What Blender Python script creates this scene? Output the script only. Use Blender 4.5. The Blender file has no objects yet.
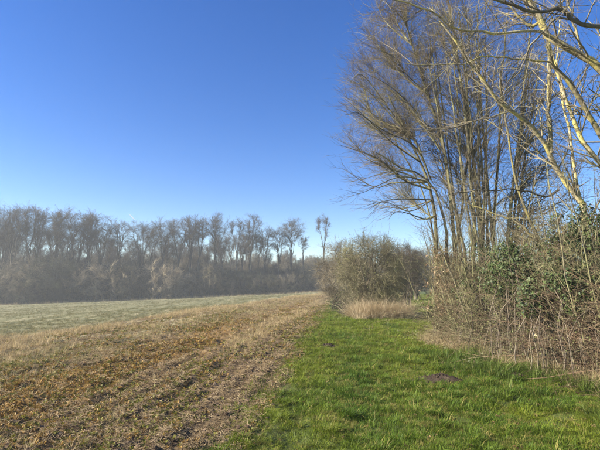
import bpy, math
import numpy as np
from mathutils import Vector

# ------------------------------------------------------------------ camera, sky, sun, exposure
scene = bpy.context.scene
col = scene.collection
R = math.radians
CAM_H, PITCH, FPX = 1.6, R(7.8), 436.0          # FPX: focal length in pixels of a 600 px wide frame

cam_data = bpy.data.cameras.new('camera')
cam_data.sensor_width = 36.0
cam_data.lens = 36.0 * FPX / 600.0
cam_data.clip_start = 0.05
cam_data.clip_end = 20000
cam = bpy.data.objects.new('camera', cam_data)
cam.location = (0, 0, CAM_H)
cam.rotation_euler = (math.pi / 2 + PITCH, 0, 0)
col.objects.link(cam)
scene.camera = cam

SUN_EL, SUN_AZ = R(27), R(-100)                 # azimuth from the view direction (+Y), negative = left
world = bpy.data.worlds.new('World')
scene.world = world
world.use_nodes = True
wn, wl = world.node_tree.nodes, world.node_tree.links
sky = wn.new('ShaderNodeTexSky')
sky.sky_type = 'NISHITA'
sky.sun_disc = False
sky.sun_elevation = SUN_EL
sky.sun_rotation = SUN_AZ
sky.air_density = 1.0
sky.dust_density = 0.0
sky.ozone_density = 3.0
hs = wn.new('ShaderNodeHueSaturation')
hs.inputs['Saturation'].default_value = 1.36
hs.inputs['Hue'].default_value = 0.517
wl.new(sky.outputs[0], hs.inputs['Color'])
wl.new(hs.outputs[0], wn['Background'].inputs['Color'])
wn['Background'].inputs['Strength'].default_value = 0.068

sun_data = bpy.data.lights.new('sun', 'SUN')
sun_data.energy = 5.0
sun_data.angle = R(0.5)
sun_data.color = (1.0, 0.93, 0.82)
sun = bpy.data.objects.new('sun', sun_data)
sd = Vector((math.sin(SUN_AZ) * math.cos(SUN_EL), math.cos(SUN_AZ) * math.cos(SUN_EL), math.sin(SUN_EL)))
sun.rotation_euler = (-sd).to_track_quat('-Z', 'Y').to_euler()
sun.location = sd * 60
col.objects.link(sun)

scene.view_settings.view_transform = 'Standard'
scene.view_settings.look = 'None'
scene.view_settings.exposure = 1.6
scene.view_settings.gamma = 1.0
scene.cycles.use_denoising = True
scene.cycles.max_bounces = 6
scene.cycles.volume_bounces = 1

# ------------------------------------------------------------------ helpers
rng = np.random.default_rng(11)

def seed(s):
    global rng
    rng = np.random.default_rng(s)

def norm(v):
    return v / np.maximum(np.linalg.norm(v, axis=-1, keepdims=True), 1e-9)

def ray(u, v):
    dx, dy = (u - 300.0) / FPX, (225.0 - v) / FPX
    return np.array([dx, math.cos(PITCH) - dy * math.sin(PITCH), math.sin(PITCH) + dy * math.cos(PITCH)])

def at(u, v, Y):
    r = ray(u, v)
    return np.array([0, 0, CAM_H]) + r * (Y / r[1])

def _hash(ix, iy, s):
    h = (ix * 374761393 + iy * 668265263 + s * 974634721) & 0x7fffffff
    h = ((h ^ (h >> 13)) * 1274126177) & 0x7fffffff
    return ((h ^ (h >> 16)) & 0xffff) / 65535.0

def vnoise(x, y, s=0):
    x = np.asarray(x, float); y = np.asarray(y, float)
    ix, iy = np.floor(x).astype(np.int64), np.floor(y).astype(np.int64)
    fx, fy = x - ix, y - iy
    fx, fy = fx * fx * (3 - 2 * fx), fy * fy * (3 - 2 * fy)
    a, b = _hash(ix, iy, s), _hash(ix + 1, iy, s)
    c, d = _hash(ix, iy + 1, s), _hash(ix + 1, iy + 1, s)
    return (a * (1 - fx) + b * fx) * (1 - fy) + (c * (1 - fx) + d * fx) * fy

def fbm(x, y, s=0, o=3):
    t, a, w = 0, 0.5, 0
    for k in range(o):
        t = t + a * vnoise(np.asarray(x) * 2 ** k, np.asarray(y) * 2 ** k, s + k * 17)
        w += a; a *= 0.5
    return t / w

def sstep(a, b, x):
    t = np.clip((x - a) / (b - a), 0, 1)
    return t * t * (3 - 2 * t)

class Geo:
    """collects vertices, faces and a per-vertex value, builds ONE mesh"""
    def __init__(self):
        self.v, self.f, self.a, self.n = [], {3: [], 4: []}, [], 0
    def add(self, V, F, a=0.5):
        V = np.asarray(V, float).reshape(-1, 3); F = np.asarray(F, np.int64)
        self.v.append(V); self.f[F.shape[1]].append(F + self.n)
        self.a.append(np.broadcast_to(np.asarray(a, float), (len(V),)))
        self.n += len(V)
        return self
    def mesh(self, name, mat=None, smooth=True):
        me = bpy.data.meshes.new(name)
        V = np.concatenate(self.v)
        t = np.concatenate(self.f[3]) if self.f[3] else np.zeros((0, 3), np.int64)
        q = np.concatenate(self.f[4]) if self.f[4] else np.zeros((0, 4), np.int64)
        me.vertices.add(len(V)); me.vertices.foreach_set('co', V.astype(np.float32).ravel())
        loops = np.concatenate([t.ravel(), q.ravel()]).astype(np.int32)
        me.loops.add(len(loops)); me.loops.foreach_set('vertex_index', loops)
        tot = np.concatenate([np.full(len(t), 3), np.full(len(q), 4)]).astype(np.int32)
        st = np.concatenate([[0], np.cumsum(tot)[:-1]]).astype(np.int32)
        me.polygons.add(len(tot)); me.polygons.foreach_set('loop_start', st)
        me.polygons.foreach_set('use_smooth', np.full(len(tot), smooth))
        at_ = me.attributes.new('shade', 'FLOAT', 'POINT')
        at_.data.foreach_set('value', np.concatenate(self.a).astype(np.float32))
        me.update(calc_edges=True)
        if mat: me.materials.append(mat)
        return me
    def build(self, name, mat, parent=None, smooth=True, kind=None, org=(0, 0, 0)):
        o = bpy.data.objects.new(name, self.mesh(name, mat, smooth))
        col.objects.link(o)
        if parent is not None: o.parent = parent
        if kind: o['kind'] = kind
        return o

def tubes(g, P, Rr, sides=3, shade=None):
    P = np.asarray(P, float); Rr = np.asarray(Rr, float)
    N, K = P.shape[:2]
    if N == 0: return g
    T = norm(np.gradient(P, axis=1))
    m = norm(T.mean(1))
    ref = np.where(np.abs(m[:, 2:3]) < 0.75, np.array([[0, 0, 1.0]]), np.array([[1.0, 0.2, 0]]))[:, None]
    A = norm(np.cross(T, np.broadcast_to(ref, T.shape))); B = np.cross(T, A)
    an = 2 * np.pi * np.arange(sides) / sides
    V = P[:, :, None] + Rr[:, :, None, None] * (np.cos(an)[:, None] * A[:, :, None] + np.sin(an)[:, None] * B[:, :, None])
    base = (np.arange(N) * K * sides)[:, None, None] + (np.arange(K - 1) * sides)[:, None]
    j = np.arange(sides); j2 = (j + 1) % sides
    F = np.stack([base + j, base + j2, base + sides + j2, base + sides + j], -1).reshape(-1, 4)
    sh = rng.random(N) if shade is None else np.broadcast_to(shade, (N,))
    g.add(V.reshape(-1, 3), F, np.repeat(sh, K * sides))
    return g

def smooth_path(pts, K):
    pts = np.asarray(pts, float)
    d = np.concatenate([[0], np.cumsum(np.linalg.norm(np.diff(pts, axis=0), axis=1))])
    # Catmull-Rom through the points, then even resampling
    ext = np.vstack([2 * pts[0] - pts[1], pts, 2 * pts[-1] - pts[-2]])
    out = []
    for i in range(len(pts) - 1):
        p0, p1, p2, p3 = ext[i:i + 4]
        for t in np.linspace(0, 1, 12, endpoint=False):
            out.append(0.5 * (2 * p1 + (p2 - p0) * t + (2 * p0 - 5 * p1 + 4 * p2 - p3) * t * t + (-p0 + 3 * p1 - 3 * p2 + p3) * t ** 3))
    out.append(pts[-1]); out = np.array(out)
    d = np.concatenate([[0], np.cumsum(np.linalg.norm(np.diff(out, axis=0), axis=1))])
    s = np.linspace(0, d[-1], K)
    return np.stack([np.interp(s, d, out[:, k]) for k in range(3)], 1)

def sample(P, Rr, idx, t):
    Kp = P.shape[1]
    f = np.clip(t * (Kp - 1), 0, Kp - 1.001); i = f.astype(int); w = (f - i)[:, None]
    a, b = P[idx, i], P[idx, i + 1]
    ra, rb = Rr[idx, i], Rr[idx, i + 1]
    return a * (1 - w) + b * w, norm(b - a), ra * (1 - w[:, 0]) + rb * w[:, 0]

def grow(P, Rr, count, t0, t1, ang, length, K=4, rr=0.6, wig=0.12, trop=(0, 0, 0), jit=0.35, tip=0.35, rmin=0.0015, fall=0.5, rad=None):
    L = np.linalg.norm(np.diff(P, axis=1), axis=2).sum(1)
    idx = rng.choice(len(P), count, p=L / L.sum())
    t = rng.uniform(t0, t1, count)
    p, T, r = sample(P, Rr, idx, t)
    q = norm(np.cross(T, norm(rng.normal(size=(count, 3)))))
    a = np.radians(rng.normal(ang, ang * 0.25, count))[:, None]
    d = norm(np.cos(a) * T + np.sin(a) * q)
    ln = length * (1 - fall * t) * np.exp(rng.normal(0, jit, count))
    out = np.zeros((count, K, 3)); out[:, 0] = p
    tr = np.asarray(trop, float)
    if rad is not None: tr = tr + rad[1] * norm(p - np.asarray(rad[0], float))
    for k in range(1, K):
        d = norm(d + wig * rng.normal(size=(count, 3)) + tr / (K - 1))
        p = p + d * (ln / (K - 1))[:, None]
        out[:, k] = p
    r0 = np.maximum(r * rr, rmin)
    return out, r0[:, None] * np.linspace(1, tip, K)[None]

def reach(P, Rr, targets, K=7, c=0.012, rmax=0.75, tip=0.25, bend=0.4, wig=0.03, wid=1.2, tmin=0.15, rmin=0.002):
    """branches that leave the skeleton and end at the targets"""
    n = P.shape[1]; k0 = int(tmin * n)
    Q = P[:, k0:].reshape(-1, 3); T = norm(np.gradient(P, axis=1))[:, k0:].reshape(-1, 3); rq = Rr[:, k0:].ravel()
    res = []
    targets = np.asarray(targets)
    for s in range(0, len(targets), 400):
        t = targets[s:s + 400]
        D = t[:, None] - Q[None]; dist = np.linalg.norm(D, axis=2)
        cosv = (D * T[None]).sum(2) / np.maximum(dist, 1e-6)
        cost = dist * (1 + wid * (1 - cosv)) * rng.uniform(0.75, 1.25, dist.shape)
        res.append(cost.argmin(1))
    i = np.concatenate(res)
    p0, d0 = Q[i], T[i]
    D = targets - p0; ln = np.linalg.norm(D, axis=1)
    p1 = p0 + d0 * (ln * bend)[:, None] + D * 0.15
    s = np.linspace(0, 1, K)[None, :, None]
    C = (1 - s) ** 2 * p0[:, None] + 2 * s * (1 - s) * p1[:, None] + s * s * targets[:, None]
    C[:, 1:-1] += rng.normal(size=C[:, 1:-1].shape) * (wig * ln)[:, None, None]
    r0 = np.clip(np.minimum(rq[i] * rmax, c * ln), rmin, None)
    return C, r0[:, None] * np.linspace(1, tip, K)[None]

def shell(n, c, r, lo=0.5, hi=1.0, zmin=-1.0):
    out = []
    while len(out) < n:
        d = norm(rng.normal(size=(n * 2, 3))); d = d[d[:, 2] > zmin]
        out.extend(d * (rng.uniform(lo ** 2, hi ** 2, len(d)) ** 0.5)[:, None])
    return np.array(out[:n]) * np.asarray(r, float) + np.asarray(c, float)

LEAF = {
    'oval': (np.array([[0, 0, 0], [-.3, .4, .06], [.3, .4, .06], [0, 1, 0]]), np.array([[0, 2, 1], [1, 2, 3]])),
    'ivy': (np.array([[0, 0.15, -.05], [-.42, 0, 0], [-.5, .38, .04], [-.18, .5, 0], [0, 1, .02], [.18, .5, 0], [.5, .38, .04], [.42, 0, 0]]),
            np.array([[0, 2, 1], [0, 3, 2], [0, 4, 3], [0, 5, 4], [0, 6, 5], [0, 7, 6]])),
}
def leaves(g, pos, nrm, size, kind='oval', jit=0.6, droop=0.5):
    V0, F0 = LEAF[kind]
    n = len(pos)
    N = norm(nrm + jit * rng.normal(size=(n, 3)))
    Y = norm(np.cross(N, norm(rng.normal(size=(n, 3)) * 0.6 + np.array([1, 0.3, 0]))))
    Y = norm(Y - np.array([0, 0, droop])); X = norm(np.cross(Y, N)); N = np.cross(X, Y)
    s = size * np.exp(rng.normal(0, 0.33, n))
    W = pos[:, None] + s[:, None, None] * (V0[None, :, 0:1] * X[:, None] + V0[None, :, 1:2] * Y[:, None] + V0[None, :, 2:3] * N[:, None])
    F = (np.arange(n) * len(V0))[:, None, None] + F0[None]
    g.add(W.reshape(-1, 3), F.reshape(-1, 3), np.repeat(rng.random(n), len(V0)))
    return g

def tag(o, label=None, cat=None, group=None, kind=None):
    if label: o['label'] = label
    if cat: o['category'] = cat
    if group: o['group'] = group
    if kind: o['kind'] = kind
    return o

def empty(name, loc=(0, 0, 0), rz=0.0):
    o = bpy.data.objects.new(name, None)
    o.location = tuple(float(c) for c in loc); o.rotation_euler = (0, 0, rz); o.empty_display_size = 0.3
    col.objects.link(o)
    return o

def copy_tree(o, parent=None):
    kids = [c for c in col.objects if c.parent is o]
    c = o.copy(); col.objects.link(c); c.parent = parent
    for k in kids: copy_tree(k, c)
    return c

# ------------------------------------------------------------------ materials
def nodes(name):
    m = bpy.data.materials.new(name); m.use_nodes = True
    n, l = m.node_tree.nodes, m.node_tree.links
    return m, n, l, n['Principled BSDF']

def ramp(n, stops):
    r = n.new('ShaderNodeValToRGB')
    while len(r.color_ramp.elements) < len(stops): r.color_ramp.elements.new(0.5)
    for e, (p, c) in zip(r.color_ramp.elements, stops):
        e.position = p; e.color = (*c, 1)
    return r

def bark(name, dark, light, lichen, amount=0.5, scale=9, vary=0.5):
    m, n, l, b = nodes(name)
    tc = n.new('ShaderNodeTexCoord')
    no = n.new('ShaderNodeTexNoise'); no.inputs['Scale'].default_value = scale; no.inputs['Detail'].default_value = 5
    no2 = n.new('ShaderNodeTexNoise'); no2.inputs['Scale'].default_value = scale * 0.28; no2.inputs['Detail'].default_value = 3
    l.new(tc.outputs['Object'], no.inputs['Vector']); l.new(tc.outputs['Object'], no2.inputs['Vector'])
    r = ramp(n, [(0.3, dark), (0.68, light)]); l.new(no.outputs['Fac'], r.inputs['Fac'])
    r2 = ramp(n, [(0.62 - 0.3 * amount, (0, 0, 0)), (0.74 - 0.3 * amount, (1, 1, 1))]); l.new(no2.outputs['Fac'], r2.inputs['Fac'])
    mx = n.new('ShaderNodeMixRGB'); l.new(r2.outputs[0], mx.inputs['Fac']); l.new(r.outputs[0], mx.inputs['Color1']); mx.inputs['Color2'].default_value = (*lichen, 1)
    at_ = n.new('ShaderNodeAttribute'); at_.attribute_name = 'shade'
    mr = n.new('ShaderNodeMapRange'); mr.inputs['To Min'].default_value = 1 - vary; mr.inputs['To Max'].default_value = 1 + vary * 0.6
    l.new(at_.outputs['Fac'], mr.inputs['Value'])
    mu = n.new('ShaderNodeMixRGB'); mu.blend_type = 'MULTIPLY'; mu.inputs['Fac'].default_value = 1
    l.new(mx.outputs[0], mu.inputs['Color1']); l.new(mr.outputs[0], mu.inputs['Color2'])
    l.new(mu.outputs[0], b.inputs['Base Color'])
    b.inputs['Roughness'].default_value = 0.85; b.inputs['Specular IOR Level'].default_value = 0.2
    bp = n.new('ShaderNodeBump'); bp.inputs['Strength'].default_value = 0.5; bp.inputs['Distance'].default_value = 0.02
    l.new(no.outputs['Fac'], bp.inputs['Height']); l.new(bp.outputs[0], b.inputs['Normal'])
    return m

def leafmat(name, c0, c1, rough=0.6, trans=0.25, spec=0.3, inst=False):
    m, n, l, b = nodes(name)
    at_ = n.new('ShaderNodeAttribute'); at_.attribute_name = 'shade'
    r = ramp(n, [(0.0, c0), (1.0, c1)]); l.new(at_.outputs['Fac'], r.inputs['Fac'])
    out = r.outputs[0]
    if inst:
        it = n.new('ShaderNodeAttribute'); it.attribute_type = 'INSTANCER'; it.attribute_name = 'tint'
        mu = n.new('ShaderNodeMixRGB'); mu.blend_type = 'MULTIPLY'; mu.inputs['Fac'].default_value = 1
        l.new(out, mu.inputs['Color1']); l.new(it.outputs['Color'], mu.inputs['Color2']); out = mu.outputs[0]
    l.new(out, b.inputs['Base Color'])
    b.inputs['Roughness'].default_value = rough; b.inputs['Specular IOR Level'].default_value = spec
    tr = n.new('ShaderNodeBsdfTranslucent'); l.new(out, tr.inputs['Color'])
    ms = n.new('ShaderNodeMixShader'); ms.inputs[0].default_value = trans
    l.new(b.outputs[0], ms.inputs[1]); l.new(tr.outputs[0], ms.inputs[2])
    l.new(ms.outputs[0], n['Material Output'].inputs['Surface'])
    return m

M = {}
M['fan_bark'] = bark('fan_tree_bark', (0.06, 0.052, 0.034), (0.17, 0.145, 0.09), (0.23, 0.215, 0.10), 0.5)
M['fan_twig'] = bark('fan_tree_twig', (0.075, 0.058, 0.034), (0.19, 0.15, 0.085), (0.19, 0.165, 0.08), 0.4, 3)
M['limb_bark'] = bark('lichen_bark', (0.10, 0.085, 0.05), (0.42, 0.36, 0.22), (0.46, 0.39, 0.13), 0.5, 16)
M['limb_dark'] = bark('dark_branch_bark', (0.05, 0.045, 0.035), (0.15, 0.13, 0.09), (0.2, 0.19, 0.1), 0.25, 12)
M['limb_twig'] = bark('lichen_twig', (0.10, 0.08, 0.05), (0.29, 0.24, 0.15), (0.31, 0.27, 0.14), 0.4, 4)
M['wood_bark'] = bark('wood_trunk_bark', (0.055, 0.047, 0.034), (0.14, 0.12, 0.085), (0.15, 0.145, 0.085), 0.3, 2)
M['wood_twig'] = bark('wood_crown_twig', (0.055, 0.044, 0.031), (0.13, 0.102, 0.07), (0.12, 0.105, 0.066), 0.3, 0.6)
M['shrub_a'] = bark('shrub_grey_twig', (0.13, 0.108, 0.068), (0.30, 0.25, 0.16), (0.28, 0.26, 0.14), 0.4, 0.8)
M['shrub_b'] = bark('shrub_tan_twig', (0.26, 0.205, 0.125), (0.47, 0.38, 0.24), (0.43, 0.355, 0.22), 0.4, 0.8)
M['shrub_c'] = bark('shrub_dark_twig', (0.035, 0.034, 0.022), (0.09, 0.082, 0.05), (0.085, 0.095, 0.045), 0.4, 0.8)
M['bush_twig'] = bark('bush_twig', (0.12, 0.105, 0.058), (0.28, 0.24, 0.145), (0.265, 0.24, 0.115), 0.6, 1.6)
M['bush_brown'] = bark('bush_brown_twig', (0.09, 0.07, 0.05), (0.20, 0.16, 0.11), (0.19, 0.17, 0.1), 0.4, 1.6)
M['bramble'] = bark('bramble_cane', (0.10, 0.06, 0.036), (0.26, 0.17, 0.10), (0.26, 0.21, 0.12), 0.35, 6, .7)
M['bramble_grey'] = bark('bramble_grey_cane', (0.10, 0.072, 0.042), (0.30, 0.225, 0.13), (0.24, 0.225, 0.11), 0.5, 6, .7)
M['ivy'] = leafmat('ivy_leaf', (0.014, 0.028, 0.008), (0.085, 0.115, 0.032), 0.52, 0.14, 0.25)
M['bush_leaf'] = leafmat('bush_leaf', (0.055, 0.068, 0.022), (0.165, 0.18, 0.065), 0.6, 0.25, 0.2)
M['brown_leaf'] = leafmat('withered_leaf', (0.20, 0.125, 0.065), (0.48, 0.34, 0.20), 0.6, 0.35, 0.2)
M['bramble_leaf'] = leafmat('bramble_leaf', (0.06, 0.07, 0.02), (0.2, 0.2, 0.07), 0.55, 0.25, 0.3)
M['blade'] = leafmat('grass_blade', (0.5, 0.5, 0.4), (1.2, 1.1, 0.9), 0.55, 0.35, 0.2, inst=True)
M['straw'] = leafmat('straw_blade', (0.6, 0.58, 0.52), (1.2, 1.15, 1.05), 0.6, 0.25, 0.2, inst=True)
M['clod'] = leafmat('soil_clod', (0.6, 0.6, 0.6), (1.2, 1.2, 1.2), 0.95, 0.0, 0.1, inst=True)
M['pale_wood'] = bark('split_wood', (0.42, 0.33, 0.19), (0.62, 0.52, 0.34), (0.5, 0.42, 0.25), 0.2, 20, 0.1)
M['soil'] = bark('molehill_soil', (0.02, 0.014, 0.009), (0.06, 0.04, 0.024), (0.09, 0.065, 0.04), 0.2, 30, 0.2)

# ------------------------------------------------------------------ the ground
def edge_grass(y):  return -1.0 + 0.10 * y
def edge_field(y):  return np.minimum(-11.4 + 0.18 * y, edge_grass(y) - 2.5)
def hedge_x(y):     return np.where(y < 12.6, 4.55 - 0.165 * (y - 7), 3.63 + 0.25 * (y - 12.6))
def strip_q(x, y):
    xb, xf = edge_grass(y), edge_field(y)
    return (xb - x) / np.maximum(xb - xf, 1)

def wood_y(x): return np.where(x < 5, 107 + (x - 5) * 0.33, 107 + (x - 5) * 0.22)

def ground_z(x, y, fine=True):
    x = np.asarray(x, float); y = np.asarray(y, float)
    s = np.maximum(edge_field(np.clip(y, 0, 130)) - x, 0)
    z = -0.040 * s * sstep(0, 6, s)
    z = -5.5 * np.tanh(-z / 5.5)
    back = np.maximum(y - wood_y(x) - 3, 0)
    z = z + 9.0 * (1 - np.exp(-back / 38))
    z = z + 0.22 * (fbm(x / 9, y / 9, 3, 2) - 0.5) * sstep(4, 14, y)
    if fine:
        near = 1 - sstep(25, 60, np.hypot(x, y))
        q = strip_q(x, y)
        till = sstep(-0.02, 0.05, q) * (1 - sstep(0.9, 1.05, q))
        z = z + near * (0.05 * (fbm(x * 1.7, y * 1.1, 5, 3) - 0.5)
                        + till * (0.12 * (fbm(x * 4.5, y * 2.2, 8, 3) - 0.5) + 0.014 * np.sin((edge_grass(y) - x) * 2 * np.pi / .42 + 1.5 * fbm(x, y * .3, 12)))
                        + (1 - till) * 0.13 * (fbm(x * 2.6, y * 2.6, 9, 2) - 0.5))
    return z

def spaced(lo, hi, dlo, dhi, step, growth):
    mid = np.arange(dlo, dhi + step / 2, step)
    def out(a, lim, sgn):
        r, d = [], step
        while True:
            d *= growth; a = a + sgn * d
            if (a - lim) * sgn >= 0: break
            r.append(a)
        r.append(lim); return r
    return np.array(out(mid[0], lo, -1)[::-1] + list(mid) + out(mid[-1], hi, 1))

gx = spaced(-700, 700, -9, 6.5, 0.11, 1.05)
gy = spaced(-500, 900, 3.0, 16, 0.11, 1.04)
X, Y = np.meshgrid(gx, gy)
Z = ground_z(X, Y)
g = Geo()
nx, ny = len(gx), len(gy)
ii = (np.arange(ny - 1)[:, None] * nx + np.arange(nx - 1)[None]).ravel()
g.add(np.stack([X, Y, Z], -1).reshape(-1, 3), np.stack([ii, ii + 1, ii + nx + 1, ii + nx], 1))
me = g.mesh('ground')
xr, yr = X.ravel(), Y.ravel()
q = strip_q(xr + 0.5 * (fbm(xr * 1.3, yr * 0.5, 40) - 0.5), yr)
far = sstep(30, 80, yr)
w_grass = 1 - sstep(-0.03, 0.04, q)
w_field = sstep(0.93, 1.06, q + 0.1 * (fbm(xr * .6, yr * .25, 41) - 0.5))
for nm, w in (('w_grass', w_grass), ('w_field', w_field), ('strip', np.clip(q, 0, 1))):
    a_ = me.attributes.new(nm, 'FLOAT', 'POINT'); a_.data.foreach_set('value', w.astype(np.float32))

m, n, l, b = nodes('ground_soil_and_turf')
def attr(nm):
    a_ = n.new('ShaderNodeAttribute'); a_.attribute_name = nm; return a_.outputs['Fac']
def noise(scale, detail=4, vec=None, stretch=None):
    t = n.new('ShaderNodeTexNoise'); t.inputs['Scale'].default_value = scale; t.inputs['Detail'].default_value = detail; t.inputs['Roughness'].default_value = 0.65
    tc = n.new('ShaderNodeTexCoord'); src = tc.outputs['Object']
    if stretch:
        mp = n.new('ShaderNodeMapping'); mp.inputs['Scale'].default_value = stretch; mp.inputs['Rotation'].default_value = (0, 0, R(8)); l.new(src, mp.inputs['Vector']); src = mp.outputs[0]
    l.new(src, t.inputs['Vector']); return t.outputs['Fac']
def mix(f, a, b_, mode='MIX'):
    x = n.new('ShaderNodeMixRGB'); x.blend_type = mode
    if isinstance(f, float): x.inputs['Fac'].default_value = f
    else: l.new(f, x.inputs['Fac'])
    l.new(a, x.inputs['Color1']); l.new(b_, x.inputs['Color2']); return x.outputs[0]
sr = ramp(n, [(0.0, (0.125, 0.088, 0.045)), (0.09, (0.155, 0.108, 0.056)), (0.2, (0.22, 0.155, 0.08)), (0.32, (0.25, 0.155, 0.055)), (0.43, (0.25, 0.165, 0.062)), (0.55, (0.24, 0.195, 0.08)), (0.72, (0.37, 0.31, 0.175)), (1.0, (0.40, 0.335, 0.195))])
l.new(attr('strip'), sr.inputs['Fac'])
soil = ramp(n, [(0.36, (0.45, 0.42, 0.4)), (0.62, (1.15, 1.15, 1.15))]); l.new(noise(5, 7, stretch=(1, .45, 1)), soil.inputs['Fac'])
tilled = mix(1.0, sr.outputs[0], soil.outputs[0], 'MULTIPLY')
fr = ramp(n, [(0.32, (0.095, 0.10, 0.048)), (0.5, (0.18, 0.17, 0.085)), (0.68, (0.30, 0.26, 0.15))]); l.new(noise(1.6, 8, stretch=(1, .1, 1)), fr.inputs['Fac'])
gr = ramp(n, [(0.3, (0.045, 0.055, 0.016)), (0.55, (0.085, 0.11, 0.028)), (0.75, (0.15, 0.15, 0.05))]); l.new(noise(3.5, 6), gr.inputs['Fac'])
c = mix(attr('w_field'), tilled, fr.outputs[0]); c = mix(attr('w_grass'), c, gr.outputs[0])
l.new(c, b.inputs['Base Color']); b.inputs['Roughness'].default_value = 0.95; b.inputs['Specular IOR Level'].default_value = 0.1
bp = n.new('ShaderNodeBump'); bp.inputs['Strength'].default_value = 0.9; bp.inputs['Distance'].default_value = 0.05
l.new(noise(14, 6), bp.inputs['Height']); l.new(bp.outputs[0], b.inputs['Normal'])
me.materials.append(m)
ground = bpy.data.objects.new('ground', me); col.objects.link(ground); ground['kind'] = 'structure'
tag(ground, 'grass path, tilled stubble strip and sloping field', None)

# ------------------------------------------------------------------ scattering of uncountable ground cover
def source(name, meshes):
    c_ = bpy.data.collections.new(name)
    for i, me_ in enumerate(meshes):
        o = bpy.data.objects.new('%s_%02d' % (name, i), me_); c_.objects.link(o)
    return c_

def scatter(name, label, src, pos, scale, tint, tilt=0.15, idx=None):
    N = len(pos)
    me_ = bpy.data.meshes.new(name); me_.vertices.add(N)
    me_.vertices.foreach_set('co', np.asarray(pos, np.float32).ravel())
    rot = np.stack([rng.normal(0, tilt, N), rng.normal(0, tilt, N), rng.uniform(0, 6.283, N)], 1)
    nsrc = len(src.objects)
    if idx is None: idx = rng.integers(0, nsrc, N)
    for nm, ty, key, d in (('rot', 'FLOAT_VECTOR', 'vector', rot), ('scl', 'FLOAT_VECTOR', 'vector', scale), ('tint', 'FLOAT_VECTOR', 'vector', tint)):
        a_ = me_.attributes.new(nm, ty, 'POINT'); a_.data.foreach_set(key, np.asarray(d, np.float32).ravel())
    a_ = me_.attributes.new('idx', 'INT', 'POINT'); a_.data.foreach_set('value', np.asarray(idx, np.int32))
    o = bpy.data.objects.new(name, me_); col.objects.link(o)
    ng = bpy.data.node_groups.new(name + '_scatter', 'GeometryNodeTree')
    ng.interface.new_socket('Geometry', in_out='INPUT', socket_type='NodeSocketGeometry')
    ng.interface.new_socket('Geometry', in_out='OUTPUT', socket_type='NodeSocketGeometry')
    gi, go = ng.nodes.new('NodeGroupInput'), ng.nodes.new('NodeGroupOutput')
    ci = ng.nodes.new('GeometryNodeCollectionInfo'); ci.inputs['Collection'].default_value = src
    ci.inputs['Separate Children'].default_value = True; ci.inputs['Reset Children'].default_value = True
    ip = ng.nodes.new('GeometryNodeInstanceOnPoints'); ip.inputs['Pick Instance'].default_value = True
    def na(nm, ty):
        x = ng.nodes.new('GeometryNodeInputNamedAttribute'); x.data_type = ty; x.inputs['Name'].default_value = nm; return x.outputs['Attribute']
    L = ng.links.new
    L(gi.outputs[0], ip.inputs['Points']); L(ci.outputs[0], ip.inputs['Instance'])
    L(na('idx', 'INT'), ip.inputs['Instance Index'])
    L(na('rot', 'FLOAT_VECTOR'), ip.inputs['Rotation']); L(na('scl', 'FLOAT_VECTOR'), ip.inputs['Scale'])
    L(ip.outputs[0], go.inputs[0])
    md = o.modifiers.new('scatter', 'NODES'); md.node_group = ng
    tag(o, label, None, None, 'stuff')
    return o

def blade_tuft(nb, rad, h, w, bend, mat, name, spread=0.5):
    g = Geo()
    a = rng.uniform(0, 6.283, nb); r = rad * np.sqrt(rng.random(nb))
    p = np.stack([r * np.cos(a), r * np.sin(a), np.full(nb, -0.01)], 1)
    out = norm(np.stack([np.cos(a + rng.normal(0, .8, nb)), np.sin(a + rng.normal(0, .8, nb)), np.zeros(nb)], 1))
    side = np.stack([-out[:, 1], out[:, 0], 0 * a], 1)
    hh = h * np.exp(rng.normal(0, 0.3, nb)); bb = bend * rng.uniform(0.3, 1.6, nb); ww = w * rng.uniform(0.7, 1.3, nb)
    up = np.array([0, 0, 1.0])
    V = []
    for s, wf in ((0, 1.0), (0.55, 0.8), (1.0, 0.0)):
        cpt = p + up * (hh * s * (1 - 0.35 * bb * s))[:, None] + out * (hh * bb * (0.3 * s + 0.7 * s * s) * 0.9)[:, None]
        if wf > 0: V += [cpt - side * (ww * wf / 2)[:, None], cpt + side * (ww * wf / 2)[:, None]]
        else: V += [cpt]
    V = np.stack(V, 1)
    b0 = (np.arange(nb) * 5)[:, None]
    F4 = b0 + np.array([[0, 1, 3, 2]]); F3 = b0 + np.array([[2, 3, 4]])
    sh = np.repeat(rng.random(nb), 5)
    g.add(V.reshape(-1, 3), F4, sh); n0 = g.n
    g.f[3].append(F3)
    return g.mesh(name, mat)

def clod(sz, name):
    import bmesh
    bm = bmesh.new(); bmesh.ops.create_icosphere(bm, subdivisions=1, radius=sz)
    for v in bm.verts:
        k = 1 + rng.normal(0, 0.22); v.co = Vector((v.co.x * k * 1.2, v.co.y * k, v.co.z * k * 0.62))
    me_ = bpy.data.meshes.new(name); bm.to_mesh(me_); bm.free()
    a_ = me_.attributes.new('shade', 'FLOAT', 'POINT'); a_.data.foreach_set('value', rng.random(len(me_.vertices)).astype(np.float32))
    me_.materials.append(M['clod']); return me_

def litter(nb, rad, ln, w, name):
    """short straws lying on the ground"""
    g = Geo()
    a = rng.uniform(0, 6.283, nb); r = rad * np.sqrt(rng.random(nb))
    c_ = np.stack([r * np.cos(a), r * np.sin(a), rng.uniform(.004, .03, nb)], 1)
    b_ = rng.uniform(0, 6.283, nb); e = rng.normal(0, 0.25, nb)
    d = np.stack([np.cos(b_) * np.cos(e), np.sin(b_) * np.cos(e), np.sin(e)], 1) * (ln * rng.uniform(.4, 1.4, nb))[:, None] / 2
    P = np.stack([c_ - d, c_ + d], 1); tubes(g, P, np.full((nb, 2), w / 2), 3)
    return g.mesh(name, M['straw'])

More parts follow.
